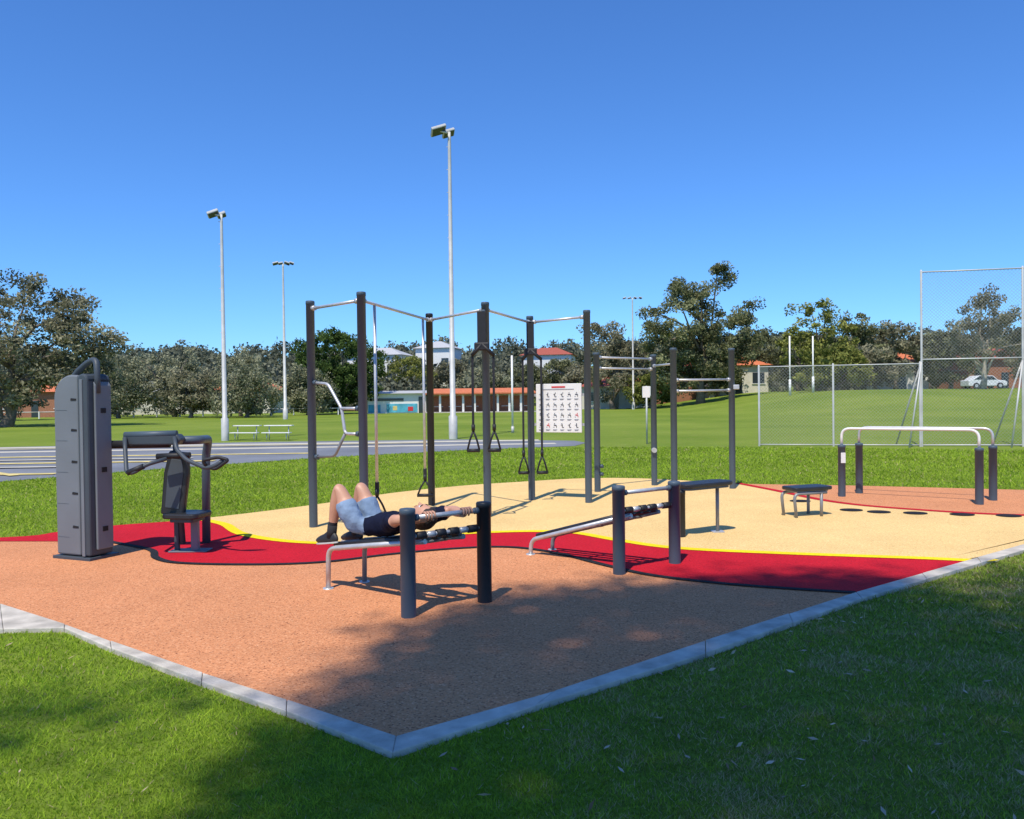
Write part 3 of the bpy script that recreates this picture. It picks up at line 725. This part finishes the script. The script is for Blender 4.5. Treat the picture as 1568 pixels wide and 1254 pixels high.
# ------------------------------------------------------------------ flood light poles
def flood(x, y, h, heads, r=.13):
    p = empty('floodlight_pole')
    z0 = zgf(x, y)
    lathe('pole', x, y, [(r * 1.5, z0), (r * 1.5, z0 + .9), (r, z0 + .95), (r * .55, z0 + h - .3), (r * .5, z0 + h), (.01, z0 + h + .01)], M_pole, p, 12)
    for k in range(int(h / 1.0)):
        if 2.6 + k * .9 < h: tube('step_%d' % k, [(x, y, z0 + 2.6 + k * .9), (x - .12, y - .04, z0 + 2.6 + k * .9)], .012, M_pole, p, seg=5)
    for i, (dx, dy, tilt, sz) in enumerate(heads):
        tube('arm_%d' % i, [(x, y, z0 + h - .05), (x + dx, y + dy, z0 + h)], .035, M_pole, p)
        box('lamp_%d' % i, (x + dx, y + dy, z0 + h + .02), (sz, sz * .85, .12), M_roofg, p, bev=.03, ry=tilt, rz=.3, rx=-.35)
        q = Matrix.Translation((x + dx, y + dy, z0 + h + .02)) @ Matrix.Rotation(.3, 4, 'Z') @ Matrix.Rotation(tilt, 4, 'Y') @ Matrix.Rotation(-.35, 4, 'X')
        prism('lens_%d' % i, [(-sz * .42, -sz * .35), (sz * .42, -sz * .35), (sz * .42, sz * .35), (-sz * .42, sz * .35)], -.075, -.062, M_glass, p, 0, q)
    return p
flood(-2.36, 32.58, 12.2, [(-.42, -.15, -.35, .62), (-.05, .2, -.35, .5)], r=.115)
flood(-11.71, 33.27, 9.2, [(-.30, -.1, -.4, .46), (-.05, .15, -.4, .36)], r=.10)
flood(-19.69, 70.9, 13.5, [(-.65, 0, -.3, .5), (.35, 0, .3, .5), (-.2, 0, -.2, .4), (.75, 0, .3, .4)], r=.14)
flood(15.09, 101.4, 13.8, [(-1.0, 0, -.3, .4), (-.35, 0, -.3, .4), (.35, 0, .3, .4), (1.0, 0, .3, .4)], r=.13)
flood(60.5, 128, 9.0, [(-.5, 0, -.3, .4), (.5, 0, .3, .4)], r=.08)

gp = empty('football_goal_posts')
for i, (x, y, h) in enumerate(((27.6, 81, 5.9), (29.9, 81, 5.6))):
    z0 = zgf(x, y); tube('goal_post_%d' % i, [(x, y, z0), (x, y, z0 + h)], .075, M_white, gp)
    tube('padding_%d' % i, [(x, y, z0), (x, y, z0 + 1.6)], .12, M_white, gp)
gp = empty('goal_post'); tube('upright', [(.02, 37.4, 0), (.02, 37.4, 3.55)], .045, M_white, gp); tube('base_sleeve', [(.02, 37.4, 0), (.02, 37.4, .3)], .07, M_pole, gp)
gp = empty('bollard_sign'); tube('upright', [(4.52, 27.4, 0), (4.52, 27.4, 1.95)], .03, M_pole, gp); box('plate', (4.52, 27.35, 1.78), (.3, .02, .32), M_white, gp, bev=.003)

bl = empty('aluminium_bench')
for i, (x0, y0, x1, y1) in enumerate(((-11.5, 33.7, -10.3, 33.4), (-10.1, 33.35, -8.9, 33.1))):
    for z, dy in ((.60, 0), (.32, -.35)):
        A = Vector((x0, y0 + dy, z)); B = Vector((x1, y1 + dy, z)); c = (A + B) / 2
        box('plank', c, ((B - A).length, .22, .035), M_white, bl, rz=math.atan2(B.y - A.y, B.x - A.x), bev=.006)
        for t in (.15, .85):
            q = A.lerp(B, t); tube('leg', [(q.x, q.y, 0), (q.x, q.y, z - .02)], .022, M_steel, bl)

# ------------------------------------------------------------------ chain link fence
def fence(pts, name, ztop, zmid):
    par = empty(name); V = []; Fc = []
    for i in range(len(pts) - 1):
        a = Vector(pts[i]); b = Vector(pts[i + 1]); L = (b - a).length; d = (b - a) / L; nrm = Vector((-d.y, d.x))
        H = ztop
        for s in (1, -1):
            u = -H
            while u < L + H:
                z0, z1 = .03, H
                if s == 1: lo, hi = max(z0, -u), min(z1, L - u)
                else: lo, hi = max(z0, u - L), min(z1, u)
                if hi > lo + .01:
                    w_ = .0042
                    x0 = u + s * lo; x1 = u + s * hi; p0 = a + d * x0; p1 = a + d * x1; bi = len(V); o = .004 * s
                    V += [(p0.x + nrm.x * o, p0.y + nrm.y * o, lo - w_), (p0.x + nrm.x * o, p0.y + nrm.y * o, lo + w_), (p1.x + nrm.x * o, p1.y + nrm.y * o, hi + w_), (p1.x + nrm.x * o, p1.y + nrm.y * o, hi - w_)]
                    Fc.append((bi, bi + 1, bi + 2, bi + 3))
                u += .10
        for z in ([H, .05] + ([zmid] if zmid else [])):
            tube('rail', [(a.x, a.y, z), (b.x, b.y, z)], .021 if H > 3 else .018, M_pole, par, seg=8)
        lathe('fence_post', a.x, a.y, [(.032, 0), (.032, H + .03), (.02, H + .06), (.003, H + .07)], M_pole, par, 8)
    b = pts[-1]; lathe('fence_post', b[0], b[1], [(.032, 0), (.032, ztop + .03), (.02, ztop + .06), (.003, ztop + .07)], M_pole, par, 8)
    mk('wire_mesh', V, Fc, M_wire, par)
    return par
fence([(7.75, 25.60), (9.84, 25.0), (12.18, 24.36)], 'chain_link_fence', 2.48, None)
f2 = fence([(12.22, 24.34), (14.90, 23.80), (17.6, 23.3), (20.3, 22.8)], 'backstop_fence', 5.2, 2.6)
for x, y in ((12.22, 24.34), (14.9, 23.8)):
    tube('brace', [(x - .55, y - .35, 0), (x, y, 2.55)], .025, M_pole, f2, seg=8); tube('brace', [(x - .35, y + .9, 0), (x, y, 2.55)], .025, M_pole, f2, seg=8)

lf = empty('post_and_rail_fence')
pts = [(-60 + i * 2.4, 86 + i * .25) for i in range(18)]
for i, (x, y) in enumerate(pts):
    box('post_%d' % i, (x, y, .4), (.12, .12, .8), M_white, lf, bev=0)
    if i: tube('rail_%d' % i, [(pts[i - 1][0], pts[i - 1][1], .72), (x, y, .72)], .045, M_pole, lf, seg=6)

# ------------------------------------------------------------------ buildings
def building(name, x, y, w_, d_, h, rh, mw, mr, rot=0.0, nwin=3, hip=.5):
    par = empty(name); z0 = zgf(x, y)
    M = Matrix.Translation((x, y, z0)) @ Matrix.Rotation(rot, 4, 'Z')
    def bx(nm, c, s, m):
        o = box(nm, (0, 0, 0), s, m, par, bev=0); o.data.transform(M @ Matrix.Translation(c)); return o
    bx('walls', (0, 0, h / 2 - .3), (w_, d_, h + .6), mw)
    ov = .5; i = d_ * hip
    V = [(-w_ / 2 - ov, -d_ / 2 - ov, h), (w_ / 2 + ov, -d_ / 2 - ov, h), (w_ / 2 + ov, d_ / 2 + ov, h), (-w_ / 2 - ov, d_ / 2 + ov, h), (-w_ / 2 - ov + i, 0, h + rh), (w_ / 2 + ov - i, 0, h + rh)]
    V = [M @ Vector(v) for v in V]
    mk('roof', V, [(0, 1, 5, 4), (2, 3, 4, 5), (1, 2, 5), (3, 0, 4), (3, 2, 1, 0)], mr, par)
    for k in range(nwin):
        u = -w_ / 2 + (k + .5) * w_ / nwin
        if k == nwin // 2 and nwin > 2: bx('door', (u, -d_ / 2 - .01, 1.0), (.9, .06, 2.0), M_glass)
        else:
            bx('window_%d' % k, (u, -d_ / 2 - .01, h * .55), (min(1.6, w_ / nwin * .6), .06, h * .38), M_glass)
            bx('sill_%d' % k, (u, -d_ / 2 - .06, h * .55 - h * .19 - .05), (min(1.8, w_ / nwin * .7), .14, .08), M_white)
    return par, bx
cb, bx = building('clubroom_building', -3.6, 99, 12.4, 7, 2.1, .75, M_cream, M_tile, nwin=6, hip=.12)
for k in range(10): bx('verandah_column_%d' % k, (-6.0 + k * 1.33, -5.0, 1.05), (.24, .24, 2.1), M_white)
bx('verandah_roof', (0, -4.6, 2.2), (13.2, 2.2, .14), M_tile); bx('verandah_back', (0, -3.56, 1.0), (12.2, .05, 1.8), M_brick)
bx('verandah_slab', (0, -4.6, .05), (13.2, 2.2, .1), M_conc)
cb2, bx = building('change_room_building', -13.4, 98, 6.8, 6, 2.3, .35, M_white, M_roofg, nwin=0, hip=.05)
bx('mural_a', (.6, -3.03, .6), (3.6, .05, 1.0), M_teal); bx('mural_b', (-2.6, -3.03, .55), (1.4, .05, .9), M_teal)
bx('window_band', (-1.0, -3.04, 1.6), (3.6, .06, .3), M_glass); bx('door', (2.9, -3.04, .95), (.7, .06, 1.9), M_glass); bx('vent', (-3.0, -3.04, 1.6), (.3, .06, .3), M_dark)
bx('mural_red', (1.6, -3.06, .5), (.6, .03, .5), M_signred); bx('mural_yellow', (-.2, -3.06, .6), (.5, .03, .5), M_yline)
hs = [(-36, 112, 9, 3, M_cream, M_tile), (-24, 150, 10, 7.0, M_white, M_roofg), (-14, 158, 7, 7.5, M_white, M_roofg), (-56, 100, 10, 3, M_brick, M_tile), (-47, 112, 11, 3, M_cream, M_roofg),
      (7, 152, 9, 6.5, M_white, M_tile2), (30, 112, 8, 3.8, M_cream, M_tile), (25, 114, 6, 3.6, M_brick, M_tile2), (14, 112, 9, 3.0, M_cream, M_tile2),
      (60, 103, 9, 3.6, M_brick, M_tile2), (68, 112, 9, 4, M_cream, M_tile2), (49, 104, 6, 3.4, M_white, M_tile), (20, 118, 7, 2.8, M_brick, M_tile)]
for i, (x, y, w_, h, mw, mr) in enumerate(hs):
    building('suburban_house', x, y, w_, 7, h, 1.5, mw, mr, rot=random.uniform(-.3, .3), nwin=3)

car = empty('parked_car'); cx, cy = 52, 90; cz = zgf(cx, cy)
MC = Matrix.Translation((cx, cy, cz)) @ Matrix.Rotation(math.radians(90), 4, 'X')
body = [(-2.1, .3), (2.1, .3), (2.15, .75), (1.9, .88), (1.15, .95), (.6, 1.42), (-1.0, 1.45), (-1.7, 1.0), (-2.1, .92)]
prism('body', body, -.85, .85, M_carp, car, .06, MC)
prism('windows', [(.98, .97), (.52, 1.36), (-.95, 1.38), (-1.5, 1.0)], -.87, .87, M_glass, car, .01, MC)
for i, (dx, dy) in enumerate(((-1.3, -.86), (1.3, -.86), (-1.3, .86), (1.3, .86))):
    tube('wheel_%d' % i, [(cx + dx, cy + dy - .1, cz + .33), (cx + dx, cy + dy + .1, cz + .33)], .33, M_black, car, seg=20)
    tube('hub_%d' % i, [(cx + dx, cy + dy - .115, cz + .33), (cx + dx, cy + dy + .115, cz + .33)], .18, M_steel, car, seg=12)

# ------------------------------------------------------------------ person lying on the bench
per = empty('person_lying_on_bench')
S0 = Vector((-1.45, 6.93, 0)); av = Vector((.765, -.645, 0)).normalized(); bv = Vector((-av.y, av.x, 0))
def Bp(t, s, z): return S0 + av * t + bv * s + Vector((0, 0, z))
def skin_mesh(name, J, edges, root, sub=2):
    names = list(J); idx = {k: i for i, k in enumerate(names)}
    me = bpy.data.meshes.new(name); me.from_pydata([J[k][0] for k in names], [(idx[a], idx[b]) for a, b in edges], [])
    o = bpy.data.objects.new(name, me); COL.objects.link(o)
    md = o.modifiers.new('skin', 'SKIN'); md.use_smooth_shade = True; md.branch_smoothing = .6
    sv = me.skin_vertices[0].data
    for k in names:
        rr = J[k][1]; sv[idx[k]].radius = rr if hasattr(rr, '__len__') else (rr, rr); sv[idx[k]].use_root = (k == root)
    s = o.modifiers.new('sub', 'SUBSURF'); s.levels = sub; s.render_levels = sub
    bpy.context.view_layer.update()
    ev = o.evaluated_get(bpy.context.evaluated_depsgraph_get()); nm = bpy.data.meshes.new_from_object(ev)
    COL.objects.unlink(o); bpy.data.objects.remove(o)
    return nm
dt = -.05
J = {}
J['pelvis'] = (Bp(.37 + dt, 0, .56), (.135, .105)); J['waist'] = (Bp(.47 + dt, 0, .572), (.13, .10)); J['ribs'] = (Bp(.60 + dt, 0, .60), (.15, .115)); J['chest'] = (Bp(.73 + dt, 0, .622), (.155, .115))
J['collar'] = (Bp(.83 + dt, 0, .635), (.11, .085)); J['neck'] = (Bp(.90 + dt, 0, .645), .056); J['skull'] = (Bp(1.0 + dt, 0, .665), .06)
E_ = [('pelvis', 'waist'), ('waist', 'ribs'), ('ribs', 'chest'), ('chest', 'collar'), ('collar', 'neck'), ('neck', 'skull')]
arms = {'n': (-1, (.80 + dt, -.17, .63), (.985, -.27, .70), (1.205, -.155, .715)), 'f': (1, (.82 + dt, .17, .63), (1.01, .30, .71), (1.27, .17, .715))}
for k, (sd, sh, el, wr) in arms.items():
    a = Vector(sh); b = Vector(el); c = Vector(wr)
    def JJ(nm, v, r): J[nm + k] = (Bp(*v), r)
    JJ('sh', a, .074); JJ('ua', a.lerp(b, .5), .066); JJ('hem', a.lerp(b, .78), .061); JJ('hem2', a.lerp(b, .85), .046); JJ('el', b, .043); JJ('fa', b.lerp(c, .35), .043); JJ('wr', c, .028)
    E_ += [('collar', 'sh' + k), ('sh' + k, 'ua' + k), ('ua' + k, 'hem' + k), ('hem' + k, 'hem2' + k), ('hem2' + k, 'el' + k), ('el' + k, 'fa' + k), ('fa' + k, 'wr' + k)]
legs = {'n': ((.34 + dt, -.10, .56), (.13, -.14, .885), (.035, -.15, .475)), 'f': ((.34 + dt, .10, .56), (.155, .07, .88), (.075, .08, .47))}
for k, (hp, kn, an) in legs.items():
    a = Vector(hp); b = Vector(kn); c = Vector(an)
    def JJ(nm, v, r): J[nm + k] = (Bp(*v), r)
    JJ('hip', a, .098); JJ('th', a.lerp(b, .32), .098); JJ('lh', a.lerp(b, .58), .092); JJ('lh2', a.lerp(b, .64), .068); JJ('kn', b, .056); JJ('kb', b.lerp(c, .12), .052); JJ('cf', b.lerp(c, .34), .056); JJ('sk', b.lerp(c, .72), .040); JJ('an', c, .036)
    E_ += [('pelvis', 'hip' + k), ('hip' + k, 'th' + k), ('th' + k, 'lh' + k), ('lh' + k, 'lh2' + k), ('lh2' + k, 'kn' + k), ('kn' + k, 'kb' + k), ('kb' + k, 'cf' + k), ('cf' + k, 'sk' + k), ('sk' + k, 'an' + k)]
bm_ = skin_mesh('body', J, E_, 'pelvis', 3)
bm_.materials.clear()
for m in (M_skin, M_shirt, M_shorts, M_sock): bm_.materials.append(m)
segm = []
for a, b in E_:
    if (a, b) == ('pelvis', 'waist'): mi = -4
    elif a in ('waist', 'ribs', 'chest'): mi = 1
    elif a == 'collar' and b == 'neck': mi = -2
    elif a == 'neck': mi = 0
    elif a == 'collar' or a[:2] == 'sh' or (a[:2] == 'ua'): mi = 1
    elif a[:3] == 'hem': mi = -1 if a[:4] != 'hem2' else 0
    elif a == 'pelvis' or a[:3] == 'hip' or a[:2] == 'th': mi = 2
    elif a[:2] == 'lh' and a[:3] != 'lh2': mi = -3
    elif a[:2] == 'sk': mi = 3
    else: mi = 0
    segm.append((J[a][0], J[b][0], mi))
cloth = set()
for p in bm_.polygons:
    c = p.center; best = 1e9; bi = 0
    for (a, b, mi) in segm:
        d = b - a; t = max(0, min(1, (c - a).dot(d) / d.length_squared)); q = (c - (a + d * t)).length
        if q < best:
            best = q
            bi = mi if mi >= 0 else {-1: (1 if t < .7 else 0), -2: (1 if t < .45 else 0), -3: (2 if t < .7 else 0), -4: (2 if t < .3 else 1)}[mi]
    p.material_index = bi; p.use_smooth = True
    if bi in (1, 2): cloth.update(p.vertices)
nrm = [v.normal.copy() for v in bm_.vertices]
for i in cloth:
    v = bm_.vertices[i]; q = v.co
    f = mnoise.noise(q * 16) * .010 + mnoise.noise(Vector((q.x * 34, q.y * 34, q.z * 12))) * .006
    v.co = q + nrm[i] * (f + .003)
link(bpy.data.objects.new('body', bm_), per)

def head():
    bm = bmesh.new(); bmesh.ops.create_icosphere(bm, subdivisions=5, radius=1)
    for v in bm.verts:
        x, y, z = v.co
        wid = .077 * (1 - .22 * max(0, -x) ** 1.3)
        p = Vector((x * .118, y * wid, z * .094))
        if x < 0: p.z *= 1 - .10 * (-x); p.z += .012 * (-x)
        if z > .4: p.z -= .010 * (z - .4)
        def g(cx, cy, sx, sy): return math.exp(-((x - cx) / sx) ** 2 - ((y - cy) / sy) ** 2) * (1 if z > 0 else 0)
        p.z += .024 * g(-.22, 0, .13, .11) + .010 * g(.0, 0, .2, .08) - .010 * g(.06, .33, .12, .16) - .010 * g(.06, -.33, .12, .16)
        p.z += .006 * g(.22, 0, .08, .5) + .006 * g(-.50, 0, .07, .2) - .004 * g(-.57, 0, .03, .22) + .006 * g(-.64, 0, .06, .18) + .008 * g(-.88, 0, .12, .25)
        ear = math.exp(-((x + .03) / .17) ** 2 - ((z + .10) / .12) ** 2)
        p.y += math.copysign(.020 * ear, y) * (abs(y) > .7)
        v.co = p
    for f in bm.faces: f.smooth = True
    me = bpy.data.meshes.new('head'); bm.to_mesh(me); bm.free(); me.materials.append(M_skin)
    R = Matrix(((av.x, bv.x, 0, 0), (av.y, bv.y, 0, 0), (0, 0, 1, 0), (0, 0, 0, 1)))
    MH = Matrix.Translation(Bp(1.035 + dt, 0, .695)) @ R @ Matrix.Rotation(math.radians(-8), 4, 'Y')
    me.transform(MH); link(bpy.data.objects.new('head', me), per)
    bm = bmesh.new(); bmesh.ops.create_icosphere(bm, subdivisions=5, radius=1); rr = random.Random(2); dl = []
    for v in bm.verts:
        x, y, z = v.co; lim = x * 1.0 - z * .95 - .12 + .08 * math.sin(y * 9)
        if lim < 0: dl.append(v); continue
        k = 1.0 + .10 * min(1, lim * 3) + rr.uniform(-.015, .025); v.co = Vector((x * .120 * k, y * .081 * k, z * .097 * k))
    bmesh.ops.delete(bm, geom=dl, context='VERTS')
    me = bpy.data.meshes.new('hair'); bm.to_mesh(me); bm.free(); me.materials.append(M_hair); me.transform(MH); link(bpy.data.objects.new('hair', me), per)
    for i, s in enumerate((-1, 1)):
        bm = bmesh.new(); bmesh.ops.create_uvsphere(bm, u_segments=12, v_segments=8, radius=.011)
        me = bpy.data.meshes.new('eye_%d' % i); bm.to_mesh(me); bm.free(); me.materials.append(M_white)
        me.transform(MH @ Matrix.Translation((.006, s * .027, .077))); link(bpy.data.objects.new('eye_%d' % i, me), per)
        tube('iris_%d' % i, [MH @ Vector((.006, s * .027, .086)), MH @ Vector((.006, s * .027, .0892))], .005, M_hair, per, seg=10)
        tube('eyebrow_%d' % i, [MH @ Vector((.026, s * .013, .089)), MH @ Vector((.029, s * .028, .087)), MH @ Vector((.024, s * .042, .079))], .0035, M_hair, per, seg=6)
    tube('mouth', [MH @ Vector((-.066, -.022, .080)), MH @ Vector((-.067, 0, .087)), MH @ Vector((-.066, .022, .080))], .0035, mat('lips', (.38, .13, .10), .5), per, seg=6)
head()
Kp = Vector((-.77, 5.92, 0)); Lp = Vector((-.23, 6.33, 0)); bd = (Lp - Kp).normalized(); bn = Vector((bd.y, -bd.x, 0))
if bn.dot(av) < 0: bn = -bn
def hand(name, wr, sgn):
    c0 = Kp + bd * ((wr - Kp).dot(bd)); c0.z = .735
    HJ = {'w': (wr, .027), 'p': (wr.lerp(c0 + Vector((0, 0, .03)) - bn * .045, .55), (.034, .022)), 'k': (c0 - bn * .035 + Vector((0, 0, .026)), (.038, .017))}
    nm = skin_mesh(name + '_palm', HJ, [('w', 'p'), ('p', 'k')], 'w'); nm.materials.clear(); nm.materials.append(M_skin)
    for p in nm.polygons: p.use_smooth = True
    link(bpy.data.objects.new(name + '_palm', nm), per)
    for i, (off, ln) in enumerate(((-.033, .92), (-.011, 1.05), (.011, 1.0), (.033, .8))):
        pts = []; rad = []
        for q, ang in enumerate((125, 85, 35, -15, -65)):
            a = math.radians(125 - (125 - ang) * ln)
            pts.append(c0 + bd * off * (1 + .05 * q) + bn * (math.cos(a) * .030) + Vector((0, 0, math.sin(a) * .030))); rad.append(.0098 - .0007 * q)
        V_, F_ = sweep(pts, rad, 8); mk(name + '_finger_%d' % i, V_, F_, M_skin, per, True)
    ths = sgn * -.045
    pts = [wr.lerp(c0, .5) + bd * ths * .5, c0 - bn * .04 + bd * ths - Vector((0, 0, .004)), c0 - bn * .020 + bd * ths * .9 - Vector((0, 0, .028)), c0 + bn * .008 + bd * ths * .7 - Vector((0, 0, .031))]
    V_, F_ = sweep(pts, [.014, .012, .011, .009], 8); mk(name + '_thumb', V_, F_, M_skin, per, True)
hand('hand_near', J['wrn'][0], -1); hand('hand_far', J['wrf'][0], 1)
for k in 'nf':
    an = legs[k][2]
    bm = bmesh.new(); bmesh.ops.create_icosphere(bm, subdivisions=4, radius=1)
    for v in bm.verts:
        x, y, z = v.co; hh = .060 if x < 0 else .052 - .018 * x
        v.co = Vector((x * .142, y * (.045 + .008 * x), max(z, -.55) * hh))
        if x < -.2: v.co.z += .022 * max(0, z) * (1 if x > -.9 else .6)
    for f in bm.faces: f.smooth = True
    me = bpy.data.meshes.new('shoe_' + k); bm.to_mesh(me); bm.free(); me.materials.append(M_shoe)
    Rr = Matrix(((-av.x, -bv.x, 0, 0), (-av.y, -bv.y, 0, 0), (0, 0, 1, 0), (0, 0, 0, 1)))
    MSh = Matrix.Translation(Bp(an[0] - .055, an[1], an[2] - .040)) @ Rr @ Matrix.Rotation(math.radians(8), 4, 'Y')
    me.transform(MSh); link(bpy.data.objects.new('shoe_' + k, me), per)
    prism('sole_' + k, [(.139 * math.cos(a), (.044 + .008 * math.cos(a)) * math.sin(a)) for a in np.linspace(0, 2 * math.pi, 28, endpoint=False)], -.036, -.022, M_sole, per, .003, MSh)
    tube('sock_cuff_' + k, [Bp(an[0], an[1], an[2] - .02), Bp(an[0] + .02, an[1], an[2] + .09)], .041, M_sock, per)
